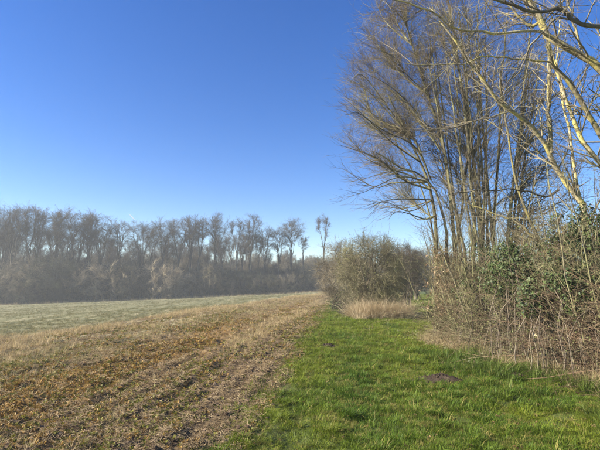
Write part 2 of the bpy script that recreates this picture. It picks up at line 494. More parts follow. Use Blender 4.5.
def weed(nl, ln, mat, name):
    g = Geo(); a = rng.uniform(0, 6.283, nl)
    pos = np.stack([.01 * np.cos(a), .01 * np.sin(a), rng.uniform(0.005, .03, nl)], 1)
    V0, F0 = LEAF['oval']
    e = rng.uniform(0.1, 0.9, nl)
    Yd = np.stack([np.cos(a) * np.cos(e), np.sin(a) * np.cos(e), np.sin(e)], 1); Xd = np.stack([-np.sin(a), np.cos(a), 0 * a], 1); Nd = np.cross(Xd, Yd)
    s = ln * rng.uniform(.6, 1.3, nl)
    W = pos[:, None] + s[:, None, None] * (V0[None, :, 0:1] * Xd[:, None] + V0[None, :, 1:2] * Yd[:, None] + V0[None, :, 2:3] * Nd[:, None])
    g.add(W.reshape(-1, 3), ((np.arange(nl) * 4)[:, None, None] + F0[None]).reshape(-1, 3), np.repeat(rng.random(nl), 4))
    return g.mesh(name, mat)

seed(21)
S_GRASS = source('turf_tuft', [blade_tuft(20, .06, .028 + .007 * i, .0044, .5 + .12 * i, M['blade'], 'turf_tuft_%d' % i) for i in range(6)])
S_LUSH = source('lush_tuft', [blade_tuft(26, .07, .15 + .02 * i, .006, .7 + .1 * i, M['blade'], 'lush_tuft_%d' % i) for i in range(4)])
S_DRY = source('dry_tuft', [blade_tuft(16, .06, .11 + .028 * i, .0042, .35 + .1 * i, M['straw'], 'dry_tuft_%d' % i) for i in range(5)])
S_TALL = source('tall_dry_tuft', [blade_tuft(34, .14, .42 + .08 * i, .0055, .6 + .15 * i, M['straw'], 'tall_dry_tuft_%d' % i) for i in range(4)])
S_LIT = source('straw_litter', [litter(16, .11, .065, .0042, 'straw_litter_%d' % i) for i in range(5)])
S_CLOD = source('soil_clod', [clod(.03, 'soil_clod_%d' % i) for i in range(5)])
S_WEED = source('ground_weed', [weed(14, .026, M['blade'], 'ground_weed_%d' % i) for i in range(5)])

def logy(N, a, b_): return np.exp(rng.uniform(math.log(a), math.log(b_), N))
def on_ground(x, y, dz=0.0): return np.stack([x, y, ground_z(x, y) + dz], 1)
def col_mix(a, b_, t): return np.asarray(a)[None] * (1 - t[:, None]) + np.asarray(b_)[None] * t[:, None]
def iso(s): return np.repeat(s[:, None], 3, 1)

# turf of the path
MOLE = [(441, 379, 7.65, .26), (328, 341, 11.7, .15), (517, 378, 7.75, .18)]
seed(22)
N = 185000
y = logy(N, 3.0, 75); x0 = edge_grass(y) - 1.0; x1 = np.where(y < 12.6, hedge_x(y) + 0.4, hedge_x(y) + 3.5)
x = x0 + (x1 - x0) * rng.random(N)
e = x - edge_grass(y)
keep = rng.random(N) < sstep(-0.75, 0.5, e + 0.9 * (fbm(x * 1.6, y * 0.8, 60) - 0.5)) * (0.35 + 0.65 * sstep(0.28, 0.45, fbm(x * 2.2, y * 2.2, 61)))
for mu, mv, mY, mr in MOLE:
    c_ = at(mu, mv, mY); keep &= np.hypot((x - c_[0]) / 1.35, y - c_[1]) > mr * rng.uniform(.75, 1.15, N)
x, y, e = x[keep], y[keep], e[keep]
big = fbm(x * 0.9, y * 0.6, 62); sm = fbm(x * 5, y * 5, 63)
lush = sstep(0.45, 0.7, big) * 0.6 + sstep(2.0, 0.5, hedge_x(y) - x) * sstep(14, 9, y) * 0.5
t = np.clip(lush + rng.normal(0, .2, len(x)), 0, 1)
tr_ = np.exp(-((e - 1.15) / .22) ** 2) + np.exp(-((e - 2.75) / .25) ** 2)
t = np.clip(t + .5 * tr_ * sstep(.35, .6, fbm(x * 2, y * .7, 64)), 0, 1)
tint = col_mix((0.205, 0.265, 0.030), (0.088, 0.168, 0.020), t)
dry = (rng.random(len(x)) < 0.10 + 0.25 * (1 - sstep(0.3, 0.5, sm)))
tint[dry] = col_mix((0.36, 0.32, 0.11), (0.28, 0.26, 0.08), rng.random(dry.sum()))
sc = (0.6 + 0.35 * t + .7 * sstep(.42, .68, sm) + rng.normal(0, .15, len(x))) * np.clip((y / 7) ** 0.45, 0.85, 2.4)
scatter('turf', 'short green turf of the path between stubble and hedge', S_GRASS, on_ground(x, y), iso(np.clip(sc * .86, .35, 3)), tint, 0.2)

# longer lush grass by the hedge
seed(23)
N = 1500
y = rng.uniform(4.6, 10.5, N); x = hedge_x(y) - np.abs(rng.normal(0.25, 0.55, N))
keep = fbm(x * 1.5, y * 1.5, 70) > 0.46
x, y = x[keep], y[keep]
tint = col_mix((0.15, 0.20, 0.045), (0.08, 0.14, 0.025), rng.random(len(x)))
scatter('long_grass', 'long lush green grass tussocks along the hedge foot', S_LUSH, on_ground(x, y), iso(rng.uniform(.6, 1.15, len(x))), tint, 0.2)

# stubble strip: straw, litter, clods, weeds
seed(24)
def strip_points(N, q0, q1, ya=3.0, yb=70):
    y = logy(N, ya, yb); q_ = rng.uniform(q0, q1, N)
    x = edge_grass(y) + q_ * (edge_field(y) - edge_grass(y)); return x, y, q_
x, y, q_ = strip_points(52000, 0.0, 1.0)
row_ = .5 + .5 * np.sin((edge_grass(y) - x) * 2 * np.pi / .42 + 1.5 * fbm(x, y * .3, 12))
k = rng.random(len(x)) < (.35 + .65 * row_) * np.interp(q_, [0, .09, .2, .3, .42, .6, 1], [.4, .55, .8, .4, .4, .5, .4]) * (0.3 + 1.2 * sstep(.35, .6, fbm(x * 1.2, y * .5, 80)))
x, y = x[k], y[k]
tint = col_mix((0.24, 0.165, 0.085), (0.56, 0.45, 0.28), rng.random(len(x)))
scatter('straw_litter', 'broken pale straw littering the tilled strip', S_LIT, on_ground(x, y), iso(rng.uniform(.5, 1.3, len(x)) * np.clip((y / 8) ** .4, .8, 2)), tint, .1)
x, y, q_ = strip_points(26000, -0.01, 0.75, 3.0, 45)
k = rng.random(len(x)) < np.interp(q_, [0, .05, .12, .2, .3, .42, .6, .75], [.35, .6, .55, .3, .35, .3, .15, .05]) * (0.2 + 1.3 * sstep(.35, .6, fbm(x * 1.8, y * .7, 81)))
x, y = x[k], y[k]
tint = col_mix((0.07, 0.045, 0.027), (0.19, 0.135, 0.085), rng.random(len(x)))
scatter('soil_clods', 'dark crumbly soil clods in the tilled strip', S_CLOD, on_ground(x, y), iso(np.clip(np.exp(rng.normal(-.3, .4, len(x))), .2, 1.25)), tint, .3)
x, y, q_ = strip_points(75000, 0.0, 0.9, 3.0, 60)
k = rng.random(len(x)) < np.interp(q_, [0, .1, .27, .33, .42, .5, .65, .9], [.5, .35, .4, 1, 1, .5, .5, .25]) * (0.15 + 1.3 * sstep(.4, .62, fbm(x * 1.1, y * .5, 82)))
x, y, q_ = x[k], y[k], q_[k]
orange = rng.random(len(x)) < np.interp(q_, [0, .1, .25, .33, .42, .55, .9], [.3, .25, .45, .75, .75, .4, .25])
tint = np.where(orange[:, None], col_mix((0.26, 0.15, 0.042), (0.44, 0.30, 0.10), rng.random(len(x))), col_mix((0.13, 0.145, 0.025), (0.26, 0.25, 0.055), rng.random(len(x))))
scatter('ground_weeds', 'orange dying weeds and green seedlings in the tilled strip', S_WEED, on_ground(x, y), iso(rng.uniform(.5, 1.5, len(x)) * np.clip((y / 8) ** .3, .8, 1.35)), tint, .3)
x, y, q_ = strip_points(42000, 0.1, 1.05, 3.0, 90)
nz = fbm(x * .9, y * .3, 83)
k = rng.random(len(x)) < np.interp(q_, [.1, .2, .3, .42, .55, .7, .8, 1.05], [.05, .22, .12, .12, .35, .85, 1, .7]) * (0.1 + 1.3 * sstep(.38, .6, nz))
k |= (rng.random(len(x)) < .8) & (np.abs(q_ - .2) < .05) & (nz > .56)
x, y, q_ = x[k], y[k], q_[k]
tint = col_mix((0.34, 0.26, 0.13), (0.58, 0.46, 0.26), rng.random(len(x)))
gm = rng.random(len(x)) < np.interp(q_, [.3, .5, .65, .8], [.1, .45, .35, .1])
tint[gm] = col_mix((0.20, 0.21, 0.075), (0.32, 0.30, 0.12), rng.random(gm.sum()))
scatter('dry_stubble', 'pale standing dry grass and stubble beside the tilled strip', S_DRY, on_ground(x, y), np.stack([np.ones(len(x)), np.ones(len(x)), np.full(len(x), .72)], 1) * iso(rng.uniform(.45, .95, len(x)) * np.clip((y / 9) ** .3, .8, 1.45)), tint, .3)

# young crop in the field beyond
seed(25)
N = 30000
y = logy(N, 9, 95); x = edge_field(y) - 0.2 - (rng.random(N) ** 1.2) * (0.62 * y + 4)
k = rng.random(N) < 0.25 + sstep(.35, .6, fbm(x * .5, y * .15, 85))
x, y = x[k], y[k]
tint = col_mix((0.15, 0.16, 0.07), (0.27, 0.24, 0.13), rng.random(len(x)))
scatter('young_crop', 'thin grey green seedlings covering the sloping field', S_GRASS, on_ground(x, y), iso(rng.uniform(.5, 1.0, len(x)) * np.clip((y / 9) ** .45, 1, 2.4)), tint, .25)

# molehills and bare scrapes in the turf
def molehill(u, v, Y, w, h, label, s):
    seed(s)
    p = at(u, v, Y); px_, py_ = p[0], p[1]
    nr, na = 9, 26
    g = Geo(); V = []
    for i in range(nr):
        rr_ = i / (nr - 1)
        for j in range(na):
            a = 2 * math.pi * j / na
            r_ = w * rr_ * (1 + .22 * math.sin(2 * a + s) + .1 * math.sin(5 * a + 2 * s))
            V.append((r_ * math.cos(a) * 1.35, r_ * math.sin(a), h * (1 - rr_ ** 2) ** 1.3 + rng.normal(0, .008 + .012 * (1 - rr_))))
    V = np.array(V)
    V[:, 2] += ground_z(px_ + V[:, 0], py_ + V[:, 1]) - ground_z(px_, py_) + .012
    F = [(i * na + j, i * na + (j + 1) % na, (i + 1) * na + (j + 1) % na, (i + 1) * na + j) for i in range(nr - 1) for j in range(na)]
    g.add(V, F)
    o = g.build('molehill', M['soil'])
    o.location = (px_, py_, float(ground_z(px_, py_)))
    tag(o, label, 'molehill', 'molehills in the turf')
    cl = Geo()
    base = LEAF
    for k in range(60):
        a = rng.uniform(0, 6.283); r_ = w * rng.uniform(.1, 1.5)
        import bmesh
        bm = bmesh.new(); bmesh.ops.create_icosphere(bm, subdivisions=1, radius=rng.uniform(.012, .035))
        vv = np.array([v.co[:] for v in bm.verts]) * (1 + rng.normal(0, .15, (len(bm.verts), 1))); ff = [[v.index for v in f.verts] for f in bm.faces]; bm.free()
        xx, yy = r_ * math.cos(a) * 1.35, r_ * math.sin(a)
        zz = float(ground_z(px_ + xx, py_ + yy) - ground_z(px_, py_)) + h * max(0, 1 - (r_ / w) ** 2) ** 1.3 + .008
        cl.add(vv + np.array([xx, yy, zz]), ff, rng.random())
    cl.build('crumbs', M['soil'], o, kind='stuff', smooth=False)
    return o
molehill(441, 379, 7.65, .27, .10, 'dark molehill in the grass in front of the bramble hedge', 3)
molehill(328, 341, 11.7, .15, .05, 'small low molehill in mid path, nearest the dense bush', 4)
molehill(517, 378, 7.75, .16, .05, 'dark bare soil heap between long grass tussocks at the hedge foot', 5)

# ------------------------------------------------------------------ bushes and trees: generators
def local(P, o): return P - np.asarray(o, float)

def bush(name, label, cat, base, rx, ry, h, mats, n0=14, n1=160, n2=1600, n3=4200, thick=.035, leaf=0, leafmat_=None, leafsize=.05, droop=0.0, group=None, s=1, zc=.42, spread=.35, tw=1.0, twr=.0028, k3=2):
    seed(s)
    root = empty(name, base)
    c = np.array([0, 0, h * zc]); rad = np.array([rx, ry, h * (1 - zc)])
    T0 = shell(n0, c, rad, .35, .75, -.2)
    B = np.stack([rng.normal(0, rx * spread * .5, n0), rng.normal(0, ry * spread * .5, n0), np.full(n0, -.08)], 1)
    s_ = np.linspace(0, 1, 8)[None, :, None]
    P0 = B[:, None] * (1 - s_) ** 2 + 2 * s_ * (1 - s_) * (B + (T0 - B) * np.array([.2, .2, .6]))[:, None] + s_ ** 2 * T0[:, None]
    P0[:, 1:] += rng.normal(0, .03 * h / 4, P0[:, 1:].shape)
    R0 = thick * rng.uniform(.5, 1.2, (n0, 1)) * np.linspace(1, .4, 8)[None]
    g = tubes(Geo(), P0, R0, 6); g.build('stem', mats[0], root)
    rl = rad.copy()
    T1 = shell(n1, c, rl, .45, .97, -1)
    T1 = T1[T1[:, 2] > .12 * h]
    P1, R1 = reach(P0, R0, T1, 7, .011, .7, .3, .35, .04, 1.0, .1, .004)
    P2, R2 = grow(P1, R1, n2, .15, 1, 42, .30 * h * .5 * tw, 4, .55, .14, (0, 0, .12 - droop), rmin=twr * 1.3)
    P3, R3 = grow(P2, R2, n3, .1, 1, 45, .15 * h * .5 * tw, k3, .6, .14, (0, 0, .1 - droop), rmin=twr)
    g = tubes(Geo(), P1, R1, 4); tubes(g, P2, R2, 3); tubes(g, P3, R3, 3)
    for gg in g.v: gg[:, 2] = np.maximum(gg[:, 2], .01)
    cr = g.build('crown', mats[1], root)
    if leaf:
        idx = rng.integers(0, len(P3), leaf)
        pos, T, _ = sample(P3, R3, idx, rng.random(leaf))
        gl = leaves(Geo(), pos, norm(pos - c) + np.array([0, 0, .4]), leafsize, 'oval', .8)
        gl.build('foliage', leafmat_, root, kind='stuff')
    if label: tag(root, label, cat, group)
    return root

def wood_tree(name, H, cw, ch, s, nb=64, n2=560, n3=1400, lean=0.0, forks=3):
    """tall slim bare tree: straight trunk, forking high, upswept crown"""
    seed(s)
    root = empty(name)
    zb = H - ch
    forkz = zb * rng.uniform(.55, .9)
    t = np.linspace(0, 1, 9)[:, None]
    sway = np.stack([np.sin(t[:, 0] * 3 + s) * .25, np.cos(t[:, 0] * 2.3 + s) * .25, 0 * t[:, 0]], 1)
    tr = np.array([0, 0, -.3])[None] * (1 - t) + np.array([lean, 0, forkz])[None] * t + sway * t
    g = Geo(); r0 = H * .0095
    tubes(g, tr[None], (r0 * np.linspace(1.25, .75, 9))[None], 7)
    # main limbs
    tops = shell(forks + 2, (lean, 0, zb + ch * .55), (cw * .38, cw * .38, ch * .25), .4, 1, -.3)
    s_ = np.linspace(0, 1, 9)[None, :, None]
    a0 = tr[-1][None].repeat(len(tops), 0) - np.array([0, 0, 1.0]) * rng.uniform(0, .35 * forkz, len(tops))[:, None]
    a0[:, :2] = np.stack([np.interp(a0[:, 2], tr[:, 2], tr[:, 0]), np.interp(a0[:, 2], tr[:, 2], tr[:, 1])], 1)
    mid = a0 + (tops - a0) * np.array([.35, .35, .6])
    LP = (1 - s_) ** 2 * a0[:, None] + 2 * s_ * (1 - s_) * mid[:, None] + s_ ** 2 * tops[:, None]
    LP[:, 1:] += rng.normal(0, .12, LP[:, 1:].shape)
    LR = r0 * .62 * rng.uniform(.7, 1, (len(tops), 1)) * np.linspace(1, .35, 9)[None]
    tubes(g, LP, LR, 5)
    g.build('trunk', M['wood_bark'], root)
    T1 = shell(nb, (lean, 0, zb + ch * .52), (cw * .5, cw * .5, ch * .42), .35, 1, -.8)
    P1, R1 = reach(LP, LR, T1, 7, .014, .75, .3, .35, .045, 1.4, .15, .02)
    P2, R2 = grow(P1, R1, int(n2 * 1.3), .15, 1, 42, cw * .19, 3, .6, .12, (0, 0, .12), rmin=.012)
    P3, R3 = grow(P2, R2, int(n3 * 2.2), .1, 1, 45, cw * .10, 2, .65, .12, (0, 0, .05), rmin=.009)
    # a few thin side shoots along the trunk
    P4, R4 = grow(np.concatenate([tr[None], LP]), np.concatenate([(r0 * np.linspace(1.25, .75, 9))[None], LR]), 40, .3, .95, 60, cw * .18, 4, .2, .15, (0, 0, .3), rmin=.012)
    g = tubes(Geo(), P1, R1, 4); tubes(g, P2, R2, 3); tubes(g, P3, R3, 3); tubes(g, P4, R4, 3)
    g.build('crown', M['wood_twig'], root)
    return root

# ------------------------------------------------------------------ the far wood
def wood_pos(u, back=0.0):
    k = (u - 300.0) / FPX / math.cos(PITCH)
    y = 100.0
    for _ in range(20): y = float(wood_y(k * y)) + back
    return k * y, y

HN = 20.0
TOP = 0.955          # a crown's top twigs end a little below its nominal height
protos = [wood_tree('bare_tree', HN, 7.2, 9.5, 101, forks=3), wood_tree('bare_tree', HN, 5.8, 8.0, 102, forks=2),
          wood_tree('bare_tree', HN, 8.0, 11.0, 103, forks=4, nb=80, n2=700, n3=1700), wood_tree('bare_tree', HN, 6.0, 9.5, 104, forks=3, nb=74, n2=640, n3=1600),
          wood_tree('bare_tree', HN, 4.6, 6.5, 105, forks=2, nb=44, n2=420, n3=1000), wood_tree('bare_tree', HN, 7.0, 8.2, 106, forks=4, nb=80, n2=700, n3=1600)]
used = [False] * len(protos)
def place_tree(i, x, y, height, rz, wide=1.0):
    o = copy_tree(protos[i]) if used[i] else protos[i]
    used[i] = True
    k = height / HN / TOP
    o.location = (x, y, float(ground_z(x, y, False))); o.scale = (k * wide, k * wide, k); o.rotation_euler = (0, 0, rz)
    return o
front = [(-18, 198, 3), (3, 199, 2), (14, 203, 0), (30, 206, 1), (40, 206, 3), (60, 209, 4), (68, 210, 0), (78, 205, 2), (90, 213, 1),
         (104, 214, 0), (120, 219, 3), (142, 218, 2), (165, 219, 5), (179, 216, 0), (192, 214, 3), (201, 216, 1), (217, 214, 5), (237, 219, 4), (251, 213, 3), (265, 226, 1),
         (279, 227, 3), (292, 219, 5), (304, 236, 4), (323, 215, 4), (340, 240, 1), (398, 246, 3), (408, 252, 2), (416, 249, 5), (424, 247, 1)]
vis = [t_ for t_ in front if 0 <= t_[0] < 330]
ords = ['first', 'second', 'third', 'fourth', 'fifth', 'sixth', 'seventh', 'eighth', 'ninth', 'tenth', 'eleventh', 'twelfth', 'thirteenth', 'fourteenth', 'fifteenth',
        'sixteenth', 'seventeenth', 'eighteenth', 'nineteenth', 'twentieth', 'twenty-first', 'twenty-second', 'twenty-third', 'twenty-fourth', 'twenty-fifth']
seed(31)
iv = ig = 0
for (u, v, p) in front:
    back = rng.uniform(0, 4)
    x, y = wood_pos(u, back + 2)
    top = at(u, v, y)[2]
    H = top - float(ground_z(x, y, False))
    o = place_tree(p, x, y, H, rng.uniform(0, 6.28), rng.uniform(.95, 1.35))
    if u < 0: lab = 'tall bare tree of the far wood cut by the left edge of the picture'
    elif u == 323: lab = 'lone slim bare tree with small round crown at the right end of the far wood'
    elif u < 330: lab = 'tall bare tree in the front row of the far wood, %s from the left' % ords[iv]; iv += 1
    elif u < 380: lab = 'low bare tree of the far wood just left of the dense bush top'
    else: lab = 'bare far tree in the gap between bush and hedge, %s from the left' % ords[ig]; ig += 1
    tag(o, lab, 'tree', 'bare trees at the edge of the far wood')

shr = [bush('woodland_shrub', None, None, (0, 0, 0), 3.6, 3.2, 5.6, (M['wood_bark'], M['shrub_a']), 12, 110, 1300, 4600, .06, s=201, twr=.009, zc=.35),
       bush('woodland_shrub', None, None, (0, 0, 0), 3.0, 3.0, 5.0, (M['wood_bark'], M['shrub_b']), 12, 100, 1170, 4200, .06, s=202, twr=.009, zc=.35),
       bush('woodland_shrub', None, None, (0, 0, 0), 4.0, 3.4, 6.0, (M['wood_bark'], M['shrub_c']), 12, 120, 1300, 4800, .06, s=203, twr=.010, zc=.35),
       bush('woodland_shrub', None, None, (0, 0, 0), 2.4, 2.4, 6.8, (M['wood_bark'], M['shrub_a']), 12, 110, 1170, 4200, .06, s=204, twr=.009, zc=.4)]
sused = [False] * 4
kindn = ['grey brown bare shrub', 'pale tan bare shrub', 'dark bare shrub', 'tall grey bare shrub']
def ordinal(k):
    tens = ['', '', 'twenty', 'thirty']
    return ords[k - 1] if k <= 20 else ('thirtieth' if k == 30 else tens[k // 10] + '-' + ords[k % 10 - 1])
seed(32)
us = np.concatenate([np.arange(-10, 342, 11.5), np.arange(396, 432, 12)])
sn = sg = hid = 0
near_lab = {}
for u in us:
    u = float(u + rng.uniform(-3, 3))
    p = int(rng.choice(4, p=[.3, .24, .28, .18]))
    if u < 25 and u > -20: p = 0
    if 88 < u < 118 or 150 < u < 175 or 232 < u < 243: p = 1
    if 38 < u < 75: p = 2
    x, y = wood_pos(u, rng.uniform(-4, 0))
    hs_ = rng.uniform(.75, 1.25) * (1.4 if u < 180 else 1.0)
    o = copy_tree(shr[p]) if sused[p] else shr[p]; sused[p] = True
    o.location = (x, y, float(ground_z(x, y, False))); o.rotation_euler = (0, 0, rng.uniform(0, 6.28)); o.scale = (hs_ * 1.1, hs_ * 1.1, hs_)
    if 0 <= u < 330:
        sn += 1
        lab = '%s at the far wood\'s foot, %s shrub from the left' % (kindn[p], ordinal(sn))
    elif u < 0: lab = 'bare shrub at the foot of the far wood cut by the left picture edge'
    elif u < 390: lab = 'bare shrub at the foot of the far wood, half hidden by the dense bush'; hid += 1
    else: lab = 'far bare shrub in the gap between bush and hedge, %s from the left' % ords[sg]; sg += 1
    tag(o, lab, 'shrub', 'shrubs along the edge of the far wood')

# the depth of the wood: a mass of further trunks, crowns and undergrowth
def joined(root):
    me_list = [c for c in col.objects if c.parent is root]
    return me_list
wi = bpy.data.collections.new('wood_mass_source')
k_ = 0
for root in (protos[0], protos[3], protos[5]):
    ch = [c for c in col.objects if c.parent is root]
    for c_ in ch:
        o = bpy.data.objects.new('wood_mass_%02d' % k_, c_.data); wi.objects.link(o); k_ += 1
for root in (shr[0], shr[2], shr[3]):
    ch = [c for c in col.objects if c.parent is root and c.name.startswith('crown')]
    o = bpy.data.objects.new('wood_mass_%02d' % k_, ch[0].data); wi.objects.link(o); k_ += 1
seed(33)
pos, idx, scl = [], [], []
for row in range(9):
    for u in np.arange(-110, 720, 9.0 + row * .6):
        uu = u + rng.uniform(-5, 5)
        x, y = wood_pos(uu, 6 + row * 4.5 + rng.uniform(-2, 2))
        z = float(ground_z(x, y, False))
        tall = row < 2
        vt = np.interp(uu, [0, 60, 110, 180, 250, 300, 330, 400], [208, 214, 222, 222, 224, 238, 262, 262]) + rng.uniform(2, 18) if tall else np.interp(uu, [0, 100, 180, 250, 300, 330, 400], [229, 238, 242, 247, 256, 266, 268]) + rng.uniform(-6, 14)
        H = at(uu, vt, y)[2] - z
        if row < 6 and rng.random() < ((.3 if uu < 130 else .45) if row < 2 else .6):
            k = H / HN; j = int(rng.integers(0, 3))
            for part in (0, 1):
                pos.append((x, y, z)); idx.append(j * 2 + part); scl.append((k, k, k))
        x2, y2 = wood_pos(uu + 3, 3 + row * 4.5)
        k = rng.uniform(.8, 1.4) * (1.0 if uu < 200 else .85)
        pos.append((x2, y2, float(ground_z(x2, y2, False)))); idx.append(6 + int(rng.integers(0, 3))); scl.append((k * 1.15, k * 1.15, k))
far_wood = scatter('wood_depth', 'mass of bare trunks and undergrowth deep inside the far wood', wi, np.array(pos), np.array(scl), np.ones((len(pos), 3)), 0.0, np.array(idx))

# pale grass margin in front of the wood
seed(34)
N = 5000
x = rng.uniform(-85, 25, N); y = wood_y(x) - 3 - np.abs(rng.normal(0, 3.2, N))
scatter('margin_grass', 'pale dry grass margin between field and far wood', S_DRY, on_ground(x, y), iso(rng.uniform(1.2, 2.6, N)), col_mix((0.3, 0.24, 0.13), (0.45, 0.37, 0.22), rng.random(N)), .25)

# ------------------------------------------------------------------ dense bushes in the middle distance
def gz(x, y): return float(ground_z(x, y))
b1 = at(373, 310, 22.6); b2 = at(404, 303, 27.5); b3 = at(344, 308, 23.4); b4 = at(342, 303, 29)
bush('dense_bush', 'dense rounded olive brown bush standing where the path narrows', 'bush', (b1[0], b1[1], gz(b1[0], b1[1])), 2.05, 2.0, 4.35, (M['bush_brown'], M['bush_twig']), 34, 460, 5200, 17000, .04, 15000, M['bush_leaf'], .034, .12, s=301, zc=.45, twr=.0042)
bush('dense_bush', 'taller brown bare bush behind the olive bush, on its right', 'bush', (b2[0], b2[1], gz(b2[0], b2[1])), 1.5, 1.8, 4.3, (M['bush_brown'], M['bush_brown']), 18, 260, 3000, 9000, .045, 0, None, .05, .0, s=302, zc=.6, twr=.0045)
bush('dense_bush', 'small dark green bush low at the left foot of the olive bush', 'bush', (b3[0], b3[1], gz(b3[0], b3[1])), .85, .8, 1.35, (M['bush_brown'], M['bush_brown']), 14, 120, 1500, 3000, .025, 2600, M['ivy'], .05, .1, s=303, zc=.4, twr=.0035, tw=1.2)
bush('dense_bush', 'grey brown bare bush half hidden behind the left side of the olive bush', 'bush', (b4[0], b4[1], gz(b4[0], b4[1])), 2.1, 2.0, 4.5, (M['bush_brown'], M['shrub_a']), 18, 240, 2800, 8500, .045, 0, None, .05, .05, s=304, zc=.5, twr=.0045)
b5 = at(413, 300, 44.0)
bush('dense_bush', 'dark bare thicket in the gap between olive bush and hedge', 'bush', (b5[0], b5[1], gz(b5[0], b5[1])), 2.6, 2.4, 5.4, (M['bush_brown'], M['shrub_c']), 16, 150, 1300, 4000, .06, 0, None, .05, .0, s=305, zc=.45, twr=.007)
seed(35)
N = 620
c_ = at(381, 317, 21.0)
x = c_[0] + rng.uniform(-1.25, 1.3, N); y = c_[1] + rng.normal(0.2, .4, N)
scatter('tall_dry_grass', 'tall pale dry grass clump in front of the olive bush', S_TALL, on_ground(x, y), iso(rng.uniform(.9, 1.6, N)), col_mix((0.48, 0.39, 0.25), (0.72, 0.61, 0.43), rng.random(N)), .22)

# ------------------------------------------------------------------ the hedge on the right
def limb_path(pts, K=16):
    return smooth_path(np.array([at(*p) if isinstance(p, tuple) else p for p in pts]), K)

def base_pt(x, y): return np.array([x, y, gz(x, y) - .1])

# --- fan shaped multi-stemmed tree over the path
seed(41)
fo = base_pt(4.35, 13.3)
fan = empty('fan_tree', fo)
tag(fan, 'many stemmed bare tree with fan of fine twigs spreading left over the path', 'tree')
def B(x, y): return np.array([x, y, gz(x, y) - .1])
stems = [
    [B(3.95, 13.1), (437, 290, 13.2), (436, 235, 13.2), (431, 190, 13.2), (419, 160, 13.3), (405, 130, 13.4), (388, 95, 13.6)],
    [B(4.05, 13.3), (446, 300, 13.3), (447, 240, 13.3), (439, 200, 13.2), (424, 177, 13.0), (402, 168, 12.8), (375, 152, 12.6)],
    [B(4.25, 13.5), (455, 280, 13.5), (452, 215, 13.6), (444, 150, 13.8), (428, 95, 14.0), (412, 45, 14.2), (400, 5, 14.4)],
    [B(4.3, 13.2), (464, 300, 13.2), (466, 260, 13.1), (456, 215, 13.0), (447, 175, 12.9), (441, 130, 12.8), (430, 70, 12.6)],
    [B(4.5, 13.4), (471, 300, 13.4), (474, 235, 13.4), (470, 160, 13.5), (463, 95, 13.6), (455, 40, 13.7), (447, -10, 13.8)],
    [B(4.6, 13.6), (480, 290, 13.6), (481, 220, 13.8), (478, 140, 14.0), (479, 70, 14.2), (477, 5, 14.4)],
    [B(4.75, 13.4), (490, 280, 13.5), (494, 215, 13.5), (499, 150, 13.5), (501, 80, 13.5), (508, 15, 13.6)],
    [B(4.45, 13.0), (470, 310, 12.9), (480, 262, 12.8), (474, 220, 12.6), (462, 180, 12.4), (455, 120, 12.1), (445, 50, 11.9)],
    [B(4.9, 13.7), (500, 285, 13.8), (510, 210, 14.0), (520, 135, 14.3), (526, 60, 14.6), (535, 0, 14.9)],
    [B(4.2, 13.8), (450, 280, 14.2), (460, 220, 14.7), (468, 150, 15.2), (466, 90, 15.6), (470, 30, 16.0)],
]
SP = np.stack([limb_path(s_) for s_ in stems]) - fo
extra = SP[[0, 3, 4, 6, 7]] + np.linspace(0, 1, 16)[None, :, None] * rng.normal(0, .7, (5, 1, 3)) + rng.normal(0, .16, (5, 1, 3)) * [1, 1, 0]
SP = np.concatenate([SP, extra])
SR = np.array([.085, .075, .07, .07, .085, .07, .075, .06, .065, .06, .045, .05, .05, .045, .04])[:, None] * np.linspace(1.1, .28, 16)[None] * .8
for i in range(len(SP)):
    P_ = SP[i:i + 1] + np.concatenate([np.zeros((1, 1, 3)), rng.normal(0, .015, (1, 15, 3))], 1)
    tubes(Geo(), P_, SR[i:i + 1], 8).build('stem', M['fan_bark'], fan)
fl = [[(431, 190), (405, 175), (372, 160), (338, 140)], [(428, 182), (400, 181), (366, 185), (344, 178)], [(433, 200), (410, 204), (385, 206), (362, 209)],
      [(420, 162), (395, 140), (365, 118), (338, 108)], [(405, 130), (385, 110), (362, 90), (348, 78)], [(428, 95), (405, 75), (385, 55), (368, 42)],
      [(412, 45), (400, 30), (385, 15), (375, 0)], [(440, 150), (415, 120), (390, 90), (362, 66)], [(436, 215), (425, 216), (405, 212), (384, 218)], [(431, 180), (415, 150), (385, 122), (345, 95)]]
FP, FR = [], []
for k_, pts in enumerate(fl):
    for dy in (-1.5, .2, 1.7):
        P = limb_path([(u_ + rng.normal(0, 5) * (i_ > 0), v_ + rng.normal(0, 5) * (i_ > 0), 13.2 + dy * i_ / 3) for i_, (u_, v_) in enumerate(pts)], 16) - fo
        FP.append(P); FR.append(rng.uniform(.018, .032) * np.linspace(1, .16, 16))
FP, FR = np.array(FP), np.array(FR)
for i in range(len(FP)): tubes(Geo(), FP[i:i + 1], FR[i:i + 1], 6).build('limb', M['fan_bark'], fan)
SP, SR = np.concatenate([SP, FP]), np.concatenate([SR, FR])
cc = np.array([5.1, 13.8, 7.9]) - fo
T1 = shell(2600, cc, (3.75, 3.0, 4.7), .3, .97, -.75)
T1 = T1[(T1[:, 2] > 3.4) & ((T1[:, 0] < 1.8) | (T1[:, 2] > 3.6)) & ((T1[:, 0] < .7) | (rng.random(len(T1)) < .3))][:1250]
TL = shell(2200, cc, (3.9, 2.6, 4.6), .55, .95, -.72); TL = TL[(TL[:, 0] < -.9) & (TL[:, 2] > 3.3)][:380]
T1 = np.concatenate([T1, TL])
P1, R1 = reach(SP, SR, T1, 7, .0065, .5, .25, .5, .018, 1.9, .2, .003)
P1, R1 = np.concatenate([P1, FP[:, 1::2][:, 1:8]]), np.concatenate([R1, FR[:, 1::2][:, 1:8] * .999])
HUB = (.2, -.2, 4.0)
